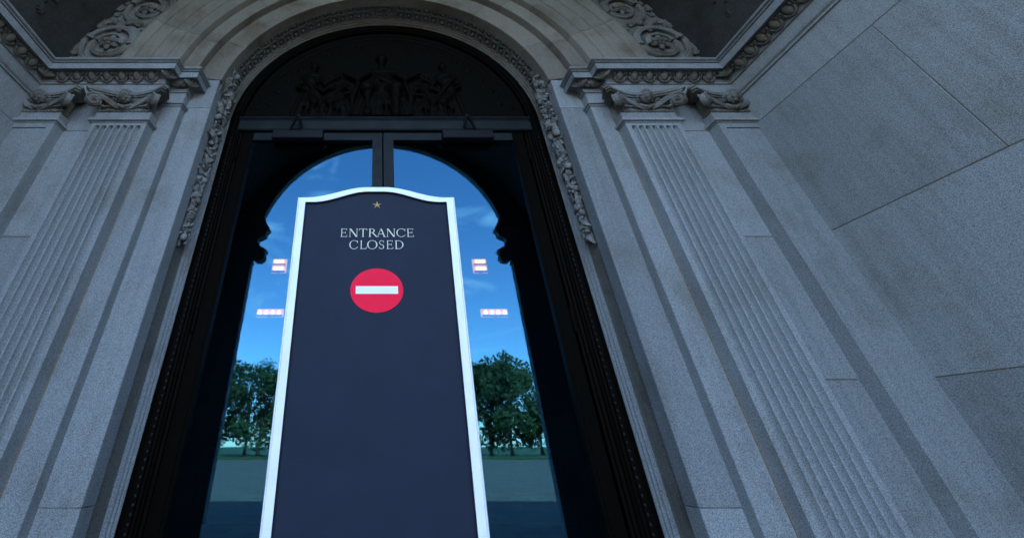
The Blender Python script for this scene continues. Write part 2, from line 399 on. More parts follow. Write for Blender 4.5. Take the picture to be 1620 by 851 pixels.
# vestibule behind the glass
b = MB(); x, y0, y1, z1 = 5.0, 3.14, 9.2, 5.6
b.add([(-x, y0, 0), (x, y0, 0), (x, y1, 0), (-x, y1, 0), (-x, y0, z1), (x, y0, z1), (x, y1, z1), (-x, y1, z1)],
      [(0, 1, 2, 3), (4, 7, 6, 5), (1, 5, 6, 2), (0, 3, 7, 4), (3, 2, 6, 7)])
b.box(-5.2, 5.2, 3.10, 9.4, 5.62, 5.9); b.box(-5.2, -5.02, 3.1, 9.4, 0, 5.7); b.box(5.02, 5.2, 3.1, 9.4, 0, 5.7); b.box(-5.2, 5.2, 9.22, 9.4, 0, 5.7)
struct(b.build('vestibule', 'interior', smooth=0))

# ------------------------------------------------------------------ stone arch of the portal
ar = thing('stone_arch', (0, 2.55, ZC), 'pale granite round arch of stepped rings over the bronze doors', 'arch')
g = 0.06
def ringset(prof, cuts, mat='granite_bounce'):
    for a0, a1 in zip(cuts[:-1], cuts[1:]):
        arch_stone(MB(), prof, a0 + g, a1 - g).build('voussoir', mat, ar)
r1 = [(1.525, 2.605), (1.530, 2.600), (1.740, 2.600), (1.760, 2.62), (1.760, 2.72), (1.525, 2.72)]
ringset(r1, [7.8, 25.4, 51.4, 77, 103, 128.6, 154.6, 172.2])
r2 = [(1.740, 2.525), (1.745, 2.521), (1.890, 2.521), (1.905, 2.54), (1.905, 2.62), (1.740, 2.62)]
ringset(r2, [4.2, 21.6, 45, 68, 90, 112, 135, 158.4, 175.8])
r3 = [(1.893, 2.462), (1.897, 2.456), (2.020, 2.456), (2.024, 2.447), (2.028, 2.445), (2.150, 2.445), (2.154, 2.436), (2.158, 2.434), (2.285, 2.434), (2.290, 2.422), (2.31, 2.414),
      (2.345, 2.40), (2.372, 2.397), (2.39, 2.405), (2.41, 2.43), (2.425, 2.47), (2.425, 2.56), (1.893, 2.56)]
ringset(r3, [2.4, 20.6, 45, 68, 90, 112, 135, 159.4, 177.6])
# mortar backing seen in the joints
m = MB(); arch_stone(m, [(1.545, 2.6045), (1.735, 2.6045), (1.735, 2.70), (1.545, 2.70)], 2, 178, 60); m.build('mortar_bed', 'mortar', ar)
m = MB(); arch_stone(m, [(1.755, 2.5255), (1.885, 2.5255), (1.885, 2.59), (1.755, 2.59)], 2, 178, 60); m.build('mortar_bed', 'mortar', ar)
m = MB(); arch_stone(m, [(1.91, 2.4615), (2.40, 2.4615), (2.40, 2.55), (1.91, 2.55)], 2, 178, 60); m.build('mortar_bed', 'mortar', ar)

# jamb piers under the arch
for s in (1, -1):
    jp = thing('jamb_pier', (s * 1.7, 2.6, 0), 'smooth granite door pier with a stepped flat strip and moulded cap', 'pier', 'piers beside the doorway')
    for z0, z1 in ((0, 0.85), (0.85, zr(2.41)), (zr(2.41), ZC + 1.525 * math.sin(R(7.8)) - 0.001)):
        m = MB(s); m.plan([(1.525, 2.605), (1.530, 2.60), (1.742, 2.60), (1.742, 2.72), (1.525, 2.72)], z0 + 0.002, z1 - 0.002); m.build('jamb_stone', 'granite', jp)
    m = MB(s); m.plan([(1.735, 2.526), (1.740, 2.521), (1.884, 2.521), (1.884, 2.62), (1.735, 2.62)], 0, zr(2.52)); m.build('strip', 'granite', jp)
    m = MB(s); m.box(1.545, 1.734, 2.6045, 2.70, 0, zr(2.8)); m.build('mortar_bed', 'mortar', jp)
    m = MB(s)
    for o_, z0, z1 in ((0.010, 2.352, 2.368), (0.026, 2.368, 2.386), (0.014, 2.386, 2.398)):
        m.plan([(1.735 - o_, 2.60), (1.735 - o_, 2.521 - o_), (1.883, 2.521 - o_), (1.883, 2.60)], zr(z0), zr(z1))
    m.build('cap_moulding', 'granite', jp)
    MB(s).box(1.8828, 1.8872, 2.515, 2.53, 0, zr(2.39)).build('joint_sealant', 'sealant', jp)

# ------------------------------------------------------------------ cornice
def offset_path(path, o):
    out = []
    nrm = []
    for (x0, y0), (x1, y1) in zip(path[:-1], path[1:]):
        d = Vector((x1 - x0, y1 - y0)).normalized(); nrm.append(Vector((d.y, -d.x)))
    for i, p in enumerate(path):
        if i == 0: q = nrm[0]
        elif i == len(path) - 1: q = nrm[-1]
        else:
            q = nrm[i - 1] + nrm[i]; q = q / (1 + nrm[i - 1].dot(nrm[i]))
        out.append((p[0] + q.x * o, p[1] + q.y * o))
    return out
cpath = [(1.735, 2.61), (1.735, 2.521), (1.886, 2.521), (1.886, 2.42), (2.932, 2.42), (2.932, -1.03)]
# path runs so that the open porch lies on its right hand
cprof = [(-0.02, 2.508), (0.010, 2.508), (0.014, 2.512), (0.014, 2.524), (0.020, 2.528), (0.020, 2.534), (0.016, 2.536), (0.016, 2.575), (0.030, 2.598), (0.050, 2.604), (0.070, 2.606), (0.116, 2.606),
         (0.116, 2.578), (0.122, 2.576), (0.122, 2.638), (0.112, 2.640), (0.112, 2.644), (0.132, 2.646), (0.134, 2.653), (0.122, 2.655), (0.122, 2.659), (0.144, 2.662), (0.150, 2.670), (0.148, 2.680), (0.142, 2.684), (-0.02, 2.687)]
egg = MB(); egg.ball((0, -0.002, 0), (0.030, 0.028, 0.043), sub=3); egg_me = shared(egg, 'egg', 'carved')
husk = MB()
husk.tube([(0.046 * math.cos(t), -0.006, 0.004 + 0.052 * math.sin(t)) for t in [R(150 + 240 * k / 12) for k in range(13)]], 0.010, 6); husk_me = shared(husk, 'husk', 'carved')
dart = MB(); dart.add([(-0.010, 0, 0.03), (0.010, 0, 0.03), (0, -0.012, 0.03), (0, -0.006, -0.036), (0, 0.01, 0)], [(0, 2, 3), (2, 1, 3), (0, 1, 2), (0, 3, 4), (1, 4, 3)]); dart_me = shared(dart, 'dart', 'carved', None)
def corner_leaf_mesh():
    m = MB()
    for k in range(5):
        t = (k - 2) * 0.5
        m.ball((0.022 * math.sin(t) * 1.6, -0.008, -0.004 + 0.012 * math.cos(t)), (0.013, 0.014, 0.034), rot=(0.25, t, 0), sub=2)
    return shared(m, 'corner_leaf', 'carved')
cleaf_me = corner_leaf_mesh()
for s in (1, -1):
    cn = thing('impost_cornice', (s * 2.0, 2.4, zr(2.52)), 'egg and dart stone cornice breaking forward over the pilasters and turning along the side wall', 'cornice', 'cornices beside the arch')
    m = MB(s); cols = [offset_path(cpath, o) for o, z in cprof]
    rr = [[(cols[j][i][0], cols[j][i][1], zr(cprof[j][1])) for j in range(len(cprof))] for i in range(len(cpath))]
    m.rings(rr, closed=True); m.build('moulding', 'granite', cn, smooth=25)
    zc_e = zr(2.562)
    def eggrow(p0, p1, n, face):     # face: rotation about z of the row
        for k in range(n):
            t = (k + 0.5) / n; x = p0[0] + (p1[0] - p0[0]) * t; y = p0[1] + (p1[1] - p0[1]) * t
            inst(egg_me, 'egg', cn, (s * x, y, zc_e), (R(32), 0, face * s))
            inst(husk_me, 'husk', cn, (s * x, y, zc_e), (R(32), 0, face * s))
            if k < n - 1:
                t2 = (k + 1) / n; inst(dart_me, 'dart', cn, (s * (p0[0] + (p1[0] - p0[0]) * t2), p0[1] + (p1[1] - p0[1]) * t2, zc_e), (R(32), 0, face * s))
    eggrow((1.918, 2.374), (2.80, 2.374), 7, 0)
    eggrow((2.886, 2.28), (2.886, -0.85), 26, R(-90))
    for x, y, f in ((1.842, 2.376, R(-38)), (1.69, 2.475, R(-38)), (1.80, 2.470, 0.1), (2.862, 2.345, R(-45)), (1.755, 2.472, -0.2)):
        inst(cleaf_me, 'corner_leaf', cn, (s * x, y, zc_e), (R(30), 0, f * s), (1.15, 1.15, 1.15))

# ------------------------------------------------------------------ pilasters with carved capitals
def spiral_pts(rad, turns, n, sgn=1):
    pts = []
    for k in range(n + 1):
        th = 2 * pi * turns * k / n; r = rad * (1 - 0.80 * k / n)
        pts.append((sgn * r * math.cos(th + pi / 2), r * math.sin(th + pi / 2)))
    return pts
def volute_mesh():
    m = MB()                                    # disc in the x,z plane, faces -y; x points outwards
    m.lathe([(0.004, -0.020), (0.046, -0.020), (0.056, -0.014), (0.060, 0), (0.056, 0.014), (0.046, 0.020), (0.004, 0.020)], 22, Matrix.Rotation(R(90), 4, 'X'))
    for sg in (-1, 1):
        sp = spiral_pts(0.058, 1.6, 40, -1)
        m.tube([(x, sg * 0.022, z) for x, z in sp], [0.0095 * (1 - 0.45 * k / 40) for k in range(41)], 6)
        m.ball((0, sg * 0.024, 0), 0.013)
    return shared(m, 'volute', 'carved')
volute_me = volute_mesh()
def mask_mesh():
    m = MB()
    m.ball((0, -0.012, 0), (0.034, 0.036, 0.044), sub=3)
    m.ball((0, -0.040, -0.030), (0.016, 0.013, 0.012)); m.ball((0, -0.049, -0.002), (0.0065, 0.011, 0.014))     # chin, nose
    m.ball((0, -0.040, 0.016), (0.027, 0.010, 0.007))                                                         # brow
    for s in (-1, 1):
        m.ball((s * 0.017, -0.038, -0.008), (0.012, 0.012, 0.012)); m.ball((s * 0.008, -0.044, -0.018), (0.009, 0.006, 0.0035))
        for k in range(6):
            t = R(15 + 32 * k); m.ball((s * (0.036 + 0.006 * math.sin(3 * t)) * math.sin(t), -0.016, 0.046 * math.cos(t) + 0.006), (0.015, 0.016, 0.014))
        m.ball((s * 0.055, -0.006, 0.020), (0.024, 0.014, 0.012), rot=(0, s * 0.3, 0)); m.ball((s * 0.060, -0.004, 0.002), (0.018, 0.012, 0.009), rot=(0, s * 0.6, 0))
    return shared(m, 'carved_face', 'carved', 0.0042)
mask_me = mask_mesh()
def leafy(mb, c, size, n=5, depth=0.5, axis='y'):
    for k in range(n):
        t = 2 * pi * k / n
        mb.ball((c[0] + size * 0.62 * math.cos(t), c[1], c[2] + size * 0.62 * math.sin(t)), (size * 0.46, size * depth * 0.6, size * 0.30), rot=(0, -t, 0), sub=1)
    mb.ball(c, (size * 0.26, size * depth, size * 0.26), sub=1)
def garland_mesh():
    m = MB()
    for k in range(7):
        t = (k - 3) / 3; m.ball((0.048 * t, -0.010 - 0.008 * (1 - t * t), 0.022 * t * t), (0.012, 0.014, 0.016), rot=(0, t * 0.8, 0))
    m.ball((0, -0.020, -0.010), (0.016, 0.012, 0.012)); 
    return shared(m, 'garland', 'carved')
garland_me = garland_mesh()

def capital(parent, s, xc, yf):
    """angular volute capital; xc centre, yf shaft face, base at zr(2.195)"""
    m = MB(s); nn = 16
    def aba(hw, pr, y0, zlo, zhi):     # concave sided slab
        pts = []
        for k in range(nn + 1):
            t = -1 + 2 * k / nn; pts.append((xc + hw * t, yf - y0 - pr * t * t))
        poly = pts + [(xc + hw + 0.022, yf - y0 - pr + 0.030), (xc + hw - 0.03, yf + 0.05), (xc - hw + 0.03, yf + 0.05), (xc - hw - 0.022, yf - y0 - pr + 0.030)]
        m.plan(poly[::-1], zr(zlo), zr(zhi))
    aba(0.290, 0.084, 0.014, 2.346, 2.360); aba(0.300, 0.088, 0.026, 2.360, 2.376); aba(0.312, 0.094, 0.020, 2.376, 2.3965)
    m.box(xc - 0.200, xc + 0.200, yf - 0.004, yf + 0.06, zr(2.19), zr(2.346))
    for k in range(15): m.ball((xc - 0.196 + 0.028 * k, yf - 0.008, zr(2.203)), (0.015, 0.012, 0.012), sub=1)
    cp = m.build('capital', 'carved', parent)
    for sg in (-1, 1):
        x = xc + sg * 0.240; y = yf - 0.066
        o = inst(volute_me, 'volute', None, (s * x, y, zr(2.268)), (0, 0, s * (-R(45) if sg > 0 else R(45))), (s * sg * 1.0, 1.0, 1.0)); o.parent = cp
        b2 = MB(s)                  # scroll band sweeping from below the face out to the volute
        for rad, dz, dy in ((0.013, 0.0, 0.0), (0.0065, 0.017, 0.004), (0.0065, -0.017, 0.004)):
            pts = []
            for k in range(15):
                t = k / 14; pts.append((xc + sg * (0.030 + 0.205 * t), yf - 0.022 - dy - 0.044 * t ** 1.6, zr(2.228 + dz + 0.092 * math.sin(t * pi * 0.5) ** 1.7)))
            b2.tube(pts, [rad * (0.8 + 0.4 * k / 14) for k in range(15)], 7)
        pts = [(xc + sg * (0.06 + 0.14 * k / 10), yf - 0.018, zr(2.222 + 0.022 * math.sin(k / 10 * pi))) for k in range(11)]
        b2.tube(pts, 0.008, 6)
        leafy(b2, (xc + sg * 0.082, yf - 0.022, zr(2.302)), 0.024, 5, 0.6); leafy(b2, (xc + sg * 0.130, yf - 0.020, zr(2.322)), 0.018, 5, 0.6); b2.ball((xc + sg * 0.178, yf - 0.030, zr(2.236)), (0.026, 0.018, 0.014), rot=(0, -sg * 0.4, 0))
        o = b2.build('scroll_band', 'carved'); o.parent = cp
    o = inst(mask_me, 'carved_face', None, (s * xc, yf - 0.050, zr(2.312)), (R(26), 0, 0), 1.08); o.parent = cp
    o = inst(garland_me, 'garland', None, (s * xc, yf - 0.022, zr(2.222)), (0, 0, 0), 1.0); o.parent = cp
    return cp

def flute_shaft(mb, x0, x1, y, z0, z1, fx0, pitch, nfl, rad, dep, ztop):
    xs = [x0]; per = 10
    for i in range(nfl):
        c = fx0 + pitch * i
        xs += [c + rad * math.sin(-pi / 2 + pi * k / per) for k in range(per + 1)]
    xs.append(x1)
    zz = [z0, z0 + 0.02] + [ztop - rad] + [ztop - rad + rad * math.sin(pi / 2 * k / 6) for k in range(1, 7)] + [ztop + 0.003, z1]
    def depth(x, z):
        for i in range(nfl):
            c = fx0 + pitch * i
            re = rad if z <= ztop - rad else math.sqrt(max(0, rad * rad - (z - ztop + rad) ** 2))
            if re > 1e-6 and abs(x - c) < re: return dep * math.sqrt(1 - ((x - c) / re) ** 2)
        return 0
    nx = len(xs); vs = [(x, y + depth(x, z), z) for z in zz for x in xs]
    fs = [(r * nx + i, r * nx + i + 1, (r + 1) * nx + i + 1, (r + 1) * nx + i) for r in range(len(zz) - 1) for i in range(nx - 1)]
    mb.add(vs, fs)
    yb = y + 0.16
    mb.add([(x0, y, z0), (x0, y, z1), (x0, yb, z1), (x0, yb, z0)], [(0, 1, 2, 3)])
    mb.add([(x1, y, z0), (x1, y, z1), (x1, yb, z1), (x1, yb, z0)], [(3, 2, 1, 0)])

for s in (1, -1):
    p = thing('fluted_pilaster', (s * 2.105, 2.42, 0), 'fluted granite pilaster with a carved face and scrolls on its capital', 'pilaster', 'fluted pilasters beside the doorway')
    m = MB(s); flute_shaft(m, 1.8865, 2.3235, 2.42, 0.30, zr(2.095), 1.945, 0.0535, 7, 0.0215, 0.042, zr(2.058)); m.build('shaft', 'granite', p, smooth=50)
    m = MB(s)
    for o_, z0, z1 in ((0.008, 2.085, 2.095), (0.026, 2.095, 2.118), (0.012, 2.118, 2.128)):
        m.plan([(1.8865 - o_, 2.56), (1.8865 - o_, 2.42 - o_), (2.3235 + o_, 2.42 - o_), (2.3235 + o_, 2.56)], zr(z0), zr(z1))
    m.build('astragal', 'granite', p)
    MB(s).box(1.884, 2.326, 2.418, 2.58, zr(2.128), zr(2.195), 0.002).build('necking', 'granite', p)
    capital(p, s, 2.105, 2.42)
    m = MB(s)
    for o_, z0, z1 in ((0.05, 0, 0.18), (0.035, 0.18, 0.24), (0.015, 0.24, 0.305)): m.plan([(1.8865 - o_, 2.56), (1.8865 - o_, 2.42 - o_), (2.3235 + o_, 2.42 - o_), (2.3235 + o_, 2.56)], z0, z1)
    m.build('base', 'granite', p)

    p = thing('corner_pilaster', (s * 2.78, 2.42, 0), 'plain panelled granite pilaster set into the corner of the porch', 'pilaster', 'corner pilasters of the porch')
    m = MB(s); x0, x1, y, z0, z1 = 2.612, 2.935, 2.42, 0.30, zr(2.095)
    m.box(x0, x1, y + 0.012, y + 0.16, z0, z1)
    m.box(x0, x0 + 0.052, y, y + 0.012, z0, z1); m.box(x0 + 0.0522, x1, y, y + 0.012, z1 - 0.055, z1)
    m.build('shaft', 'granite', p)
    m = MB(s)
    for o_, zz0, zz1 in ((0.008, 2.085, 2.095), (0.026, 2.095, 2.118), (0.012, 2.118, 2.128)):
        m.plan([(2.612 - o_, 2.56), (2.612 - o_, 2.42 - o_), (2.936, 2.42 - o_), (2.936, 2.56)], zr(zz0), zr(zz1))
    m.build('astragal', 'granite', p)
    MB(s).box(2.610, 2.936, 2.418, 2.58, zr(2.128), zr(2.195), 0.002).build('necking', 'granite', p)
    capital(p, s, 2.800, 2.42)
    m = MB(s)
    for o_, zz0, zz1 in ((0.05, 0, 0.18), (0.035, 0.18, 0.24), (0.015, 0.24, 0.305)): m.plan([(2.612 - o_, 2.56), (2.612 - o_, 2.42 - o_), (2.936, 2.42 - o_), (2.936, 2.56)], zz0, zz1)
    m.build('base', 'granite', p)

# ------------------------------------------------------------------ carved reveal: band, mouldings, guilloche, fruit drops
cb = thing('carved_reveal', (0, 2.75, 0), 'dark stone inner face of the arch carved with two rows of interlaced rings', 'carved band')
m = MB(); u_sweep(m, [(1.528, 2.655), (1.528, 2.668), (1.545, 2.672), (1.545, 2.900), (1.535, 2.93), (1.60, 2.93), (1.60, 2.65)], 0, closed=True); m.build('band', 'soffit', cb)
RP = [(1.56, 2.892), (1.528, 2.894), (1.521, 2.899), (1.518, 2.906), (1.522, 2.914), (1.514, 2.916), (1.507, 2.922), (1.505, 2.930), (1.509, 2.936), (1.499, 2.938), (1.493, 2.945), (1.493, 2.97), (1.56, 2.97)]
m = MB(); arch_stone(m, RP, 0.02, 179.98, 64); m.build('roll_moulding', 'soffit', cb, smooth=30)  # arch length in the darker stone, jamb lengths in grey granite
for s in (1, -1):
    m = MB(s); m.plan(RP, 0, ZC); m.build('roll_moulding', 'granite', cb, smooth=30)
def ring_mesh(rad, tube, boss, name):
    m = MB(); n = 18
    rr = []
    for k in range(n):
        t = 2 * pi * k / n
        rr.append([((rad + tube * math.cos(q)) * math.cos(t), (rad + tube * math.cos(q)) * math.sin(t), tube * math.sin(q)) for q in [2 * pi * j / 6 for j in range(6)]])
    rr.append(rr[0]); m.rings(rr, cap=False)
    m.ball((0, 0, 0), (boss, boss, boss * 0.9), sub=2)
    return shared(m, name, 'soffit')
ring_me = ring_mesh(0.055, 0.0125, 0.020, 'carved_ring')
med_me = None
m = MB()
for rr_, tb in ((0.098, 0.012), (0.034, 0.010)):
    q = ring_mesh(rr_, tb, 0.018, 'x'); m.add([tuple(v.co) for v in q.vertices], [tuple(f.vertices) for f in q.polygons])
for k in range(8):
    t = 2 * pi * k / 8; m.ball((0.066 * math.cos(t), 0.066 * math.sin(t), 0), (0.022, 0.011, 0.010), rot=(0, 0, t), sub=1)
med_me = shared(m, 'medallion', 'soffit')
da = 0.0965 / 1.545
for row, y in enumerate((2.735, 2.842)):
    k = 0
    a = R(14.0)
    while a < R(166.1):
        if abs(a - pi / 2) > R(4.6):
            inst(ring_me, 'carved_ring', cb, arch_pt(1.538, a, y), (0, -(a - pi / 2) , 0))
        a += (R(152) / round(R(152) / (da * 1.0)))
    # small studs between the rings
inst(med_me, 'medallion', cb, arch_pt(1.538, pi / 2, 2.788))

# carved pieces for the fruit drops (local: z = outwards from the face)
def flower_me():
    m = MB()
    for k in range(5):
        t = 2 * pi * k / 5; m.ball((0.017 * math.cos(t), 0.017 * math.sin(t), 0.004), (0.013, 0.009, 0.007), rot=(0, -0.35, t), sub=1)
    m.ball((0, 0, 0.008), 0.008, sub=1); return shared(m, 'flower', 'carved')
def leaf_me():
    m = MB(); n = 6; vs = []; fs = []
    for k in range(n + 1):
        t = k / n; wd = 0.017 * math.sin(pi * (0.06 + 0.94 * t)) * (1 + 0.25 * math.cos(t * 18)); x = -0.026 + 0.060 * t; z = 0.012 * math.sin(pi * t) 
        vs += [(x, -wd, z - 0.006), (x, 0, z + 0.007), (x, wd, z - 0.006), (x, 0, z - 0.012)]
    for k in range(n):
        for i in range(4): fs.append((k * 4 + i, k * 4 + (i + 1) % 4, k * 4 + 4 + (i + 1) % 4, k * 4 + 4 + i))
    m.add(vs, fs); return shared(m, 'leaf', 'carved')
def fruit_me():
    m = MB(); m.ball((0, 0, 0.008), (0.018, 0.016, 0.017), sub=2); m.ball((0.018, 0, 0.010), (0.006, 0.005, 0.005), sub=1); return shared(m, 'fruit', 'carved')
def grape_me():
    m = MB()
    for k in range(9): m.ball(((k % 3 - 1) * 0.011 + 0.003 * (k // 3), (k // 3 - 1) * 0.011, 0.006 + 0.004 * ((k * 7) % 3)), 0.0078, sub=1)
    return shared(m, 'grapes', 'carved')
PIECES = [('flower', flower_me()), ('leaf', leaf_me()), ('fruit', fruit_me()), ('leaf', None), ('grapes', grape_me()), ('leaf', None)]
LEAF = PIECES[1][1]; PIECES = [(n_, m_ or LEAF) for n_, m_ in PIECES]
for s in (1, -1):
    rng = random.Random(11 + s)
    fd = thing('fruit_drop', (s * 1.54, 2.745, zr(1.2)), 'hanging drop of carved stone fruit, flowers and leaves on the door reveal', 'carving', 'carved fruit drops beside the door')
    z = 3.02
    while z > 1.235:
        t = max(0, (2.86 - z) / (2.86 - 1.235))
        wd = 0.092 * (1 - 0.55 * t ** 1.3) * (0.86 + 0.20 * math.sin(z * 21))
        cnt = 3 if t < 0.8 else 2
        for k in range(cnt):
            nm, me = PIECES[rng.randrange(len(PIECES))]
            y = 2.772 + wd * (-1 + 2 * (k + 0.5) / cnt) + rng.uniform(-0.010, 0.010)
            lift = 0.024 + 0.042 * (1 - abs(-1 + 2 * (k + 0.5) / cnt)) * (1 - 0.4 * t) + rng.uniform(-0.004, 0.006)
            sz = rng.uniform(1.5, 2.3) * (1.12 - 0.34 * t)
            # face normal points to the portal axis
            q = Matrix.Rotation(-s * pi / 2, 4, 'Y') @ Matrix.Rotation(rng.uniform(0, 2 * pi), 4, 'Z') @ Matrix.Rotation(rng.uniform(-0.5, 0.5), 4, 'X') @ Matrix.Rotation(rng.uniform(-0.45, 0.45), 4, 'Y')
            inst(me, nm, fd, (s * (1.545 - lift), y, zr(z + rng.uniform(-0.008, 0.008))), q.to_euler(), sz)
        z -= 0.050 if t < 0.75 else 0.036
    m = MB(s); pts = [(1.532, 2.772, zr(1.20)), (1.528, 2.772, zr(1.8)), (1.522, 2.772, zr(2.88))]; m.tube(pts, [0.010, 0.024, 0.040], 8); m.build('stem', 'carved', fd)
    # vase and ribbon at the head of the drop
    mt = Matrix.Translation((1.478, 2.775, zr(2.72))) @ Matrix.Rotation(0.5, 4, 'Y')
    m = MB(s); m.lathe([(0.006, -0.07), (0.022, -0.062), (0.040, -0.03), (0.046, 0.0), (0.036, 0.03), (0.024, 0.045), (0.032, 0.060), (0.006, 0.064)], 14, mt); m.build('vase', 'carved', fd)
    m = MB(s)
    for sg in (-1, 1): m.tube([(1.52, 2.775 + sg * 0.07 * math.sin(k / 8 * pi), zr(2.66 + 0.24 * k / 8)) for k in range(9)], 0.012, 6)
    m.build('ribbon', 'carved', fd)

# ------------------------------------------------------------------ carved spandrels and vault ornament
def scroll_mesh():
    m = MB()                     # lies in x,z, proud of the wall towards -y
    n = 60
    sp = []
    for k in range(n + 1):
        th = 2 * pi * 1.75 * k / n; r = 0.245 * (1 - 0.66 * k / n); sp.append((r * math.cos(th - pi / 2), r * math.sin(th - pi / 2)))
    m.tube([(x, -0.012, z) for x, z in sp], [0.030 - 0.013 * k / n for k in range(n + 1)], 8)
    sp2 = [(x * 0.90, z * 0.90) for x, z in sp]
    m.tube([(x, -0.030, z) for x, z in sp2], [0.011 - 0.004 * k / n for k in range(n + 1)], 6)
    return shared(m, 'scroll', 'carved')
scroll_me = scroll_mesh()
def rosette_mesh():
    m = MB()
    for k in range(6):
        t = 2 * pi * k / 6; m.ball((0.048 * math.cos(t), -0.018, 0.048 * math.sin(t)), (0.034, 0.016, 0.022), rot=(0, -t, 0), sub=2)
        m.ball((0.024 * math.cos(t + 0.5), -0.034, 0.024 * math.sin(t + 0.5)), (0.020, 0.012, 0.012), rot=(0, -t - 0.5, 0), sub=1)
    m.ball((0, -0.040, 0), 0.014, sub=2); return shared(m, 'rosette', 'carved')
rosette_me = rosette_mesh()
def acanthus_mesh():
    m = MB()
    for k in range(5):
        t = R(-52 + 26 * k); L_ = 0.085 - 0.012 * abs(k - 2)
        m.ball((L_ * 0.55 * math.sin(t), -0.020, L_ * 0.55 * math.cos(t)), (0.017, 0.016, L_ * 0.55), rot=(0.12, t, 0), sub=2)
    m.ball((0, -0.016, 0.0), (0.026, 0.018, 0.026), sub=2); return shared(m, 'acanthus_leaf', 'carved')
acanthus_me = acanthus_mesh()
for s in (1, -1):
    sp_ = thing('carved_spandrel', (s * 2.7, 2.52, zr(2.7)), 'spandrel relief of stone scrolls, rosettes and acanthus leaves over the cornice', 'relief', 'carved spandrels above the cornices')
    rng = random.Random(5)
    for i, deg in enumerate((13.2, 25.2, 37.2, 49.2, 61.2)):
        a = R(deg); rc = 2.715
        x, _, z = arch_pt(rc, a, 0)
        rotv = -(a) + (0 if i % 2 == 0 else pi)
        inst(scroll_me, 'scroll', sp_, (s * x, 2.53, z), (0, s * rotv, 0), (s * 1.14, 1.1, 1.14))
        inst(rosette_me, 'rosette', sp_, (s * x, 2.525, z), (0, rng.uniform(0, 1), 0), 1.25)
        for da_, rc2, rot in ((4.0, 2.93, 1.1), (-1.6, 2.96, 2.0), (-4.2, 2.50, 0.8), (-2.4, 2.965, 1.4), (0.2, 2.97, 2.4), (5.0, 2.975, 1.7), (6.0, 2.77, 2.2), (5.6, 2.52, 0.4), (6.2, 2.93, 2.6), (4.6, 2.72, 1.2), (1.5, 2.95, 2.9), (-3.4, 2.935, 2.2), (-5.2, 2.55, -0.5), (-5.0, 2.70, 1.9), (-6.3, 2.84, 0.9), (3.2, 2.955, 3.4), (6.6, 2.62, 0.0)):
            x2, _, z2 = arch_pt(rc2, a + R(da_), 0)
            if z2 < zr(2.72): continue
            inst(acanthus_me, 'acanthus_leaf', sp_, (s * x2, 2.53, z2), (0, s * (rot - a + rng.uniform(-0.4, 0.4)), 0), rng.uniform(0.7, 1.05))
    for k in range(7):      # leaf row sitting on the cornice
        inst(acanthus_me, 'acanthus_leaf', sp_, (s * (2.47 + 0.065 * k), 2.525, zr(2.73 + 0.02 * (k % 2))), (0, s * rng.uniform(-0.9, 0.9), 0), 0.8)
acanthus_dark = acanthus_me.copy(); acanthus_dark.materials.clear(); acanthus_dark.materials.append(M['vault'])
for s in (1, -1):
    vo = thing('vault_ornament', (s * 2.93, 2.0, zr(3.15)), 'dark carved leaf boss fixed to the curved vault above the side cornice', 'carving', 'leaf bosses on the vault')
    for k, (da_, dy) in enumerate(((0, 0), (1.6, 0.06), (-1.4, 0.05), (0.4, -0.09), (2.4, -0.05), (3.4, 0.02))):
        a = R(11.5 + da_); x, _, z = arch_pt(2.99, a, 0)
        q = Matrix.Rotation(s * (pi / 2 - 0.2), 4, 'Z') @ Matrix.Rotation(k * 1.1, 4, 'Y')
        inst(acanthus_dark, 'leaf', vo, (s * x, 2.05 + dy, z), q.to_euler(), 0.9)

# ------------------------------------------------------------------ bronze door frame, tympanum, doors
DX = -0.02
fr = thing('door_frame', (0, 2.97, 0), 'dark bronze frame with mouldings and a row of beads around the double doors', 'door frame')
m = MB(); u_sweep(m, [(1.505, 2.955), (1.485, 2.950), (1.470, 2.944), (1.446, 2.945), (1.425, 2.948), (1.420, 2.960), (1.405, 2.962), (1.400, 2.975), (1.395, 3.02), (1.50, 3.02)], 0, closed=True); m.build('outer_frame', 'bronze', fr, smooth=30)
for s in (1, -1):
    m = MB(s); m.plan([(1.41, 2.972), (1.385, 2.972), (1.380, 2.985), (1.362, 2.988), (1.356, 3.0), (1.340, 3.003), (1.338, 3.10), (1.41, 3.10)], 0, zr(2.46)); m.build('jamb', 'bronze', fr, smooth=30)
    m = MB(s)
    for k in range(84): m.ball((1.434, 2.946, 0.05 + k * 0.041), (0.008, 0.008, 0.010), sub=1)
    stuff(m.build('bead_row', 'transom', fr))
tb = MB()
tb.box(-1.40, 1.40, 2.955, 3.08, zr(2.455), zr(2.592)); tb.box(-1.40, 1.40, 2.945, 2.99, zr(2.575), zr(2.585)); tb.box(-1.40, 1.40, 2.935, 2.99, zr(2.592), zr(2.604)); tb.box(-1.40, 1.40, 2.948, 2.99, zr(2.462), zr(2.472))
tb.build('transom', 'transom', fr)

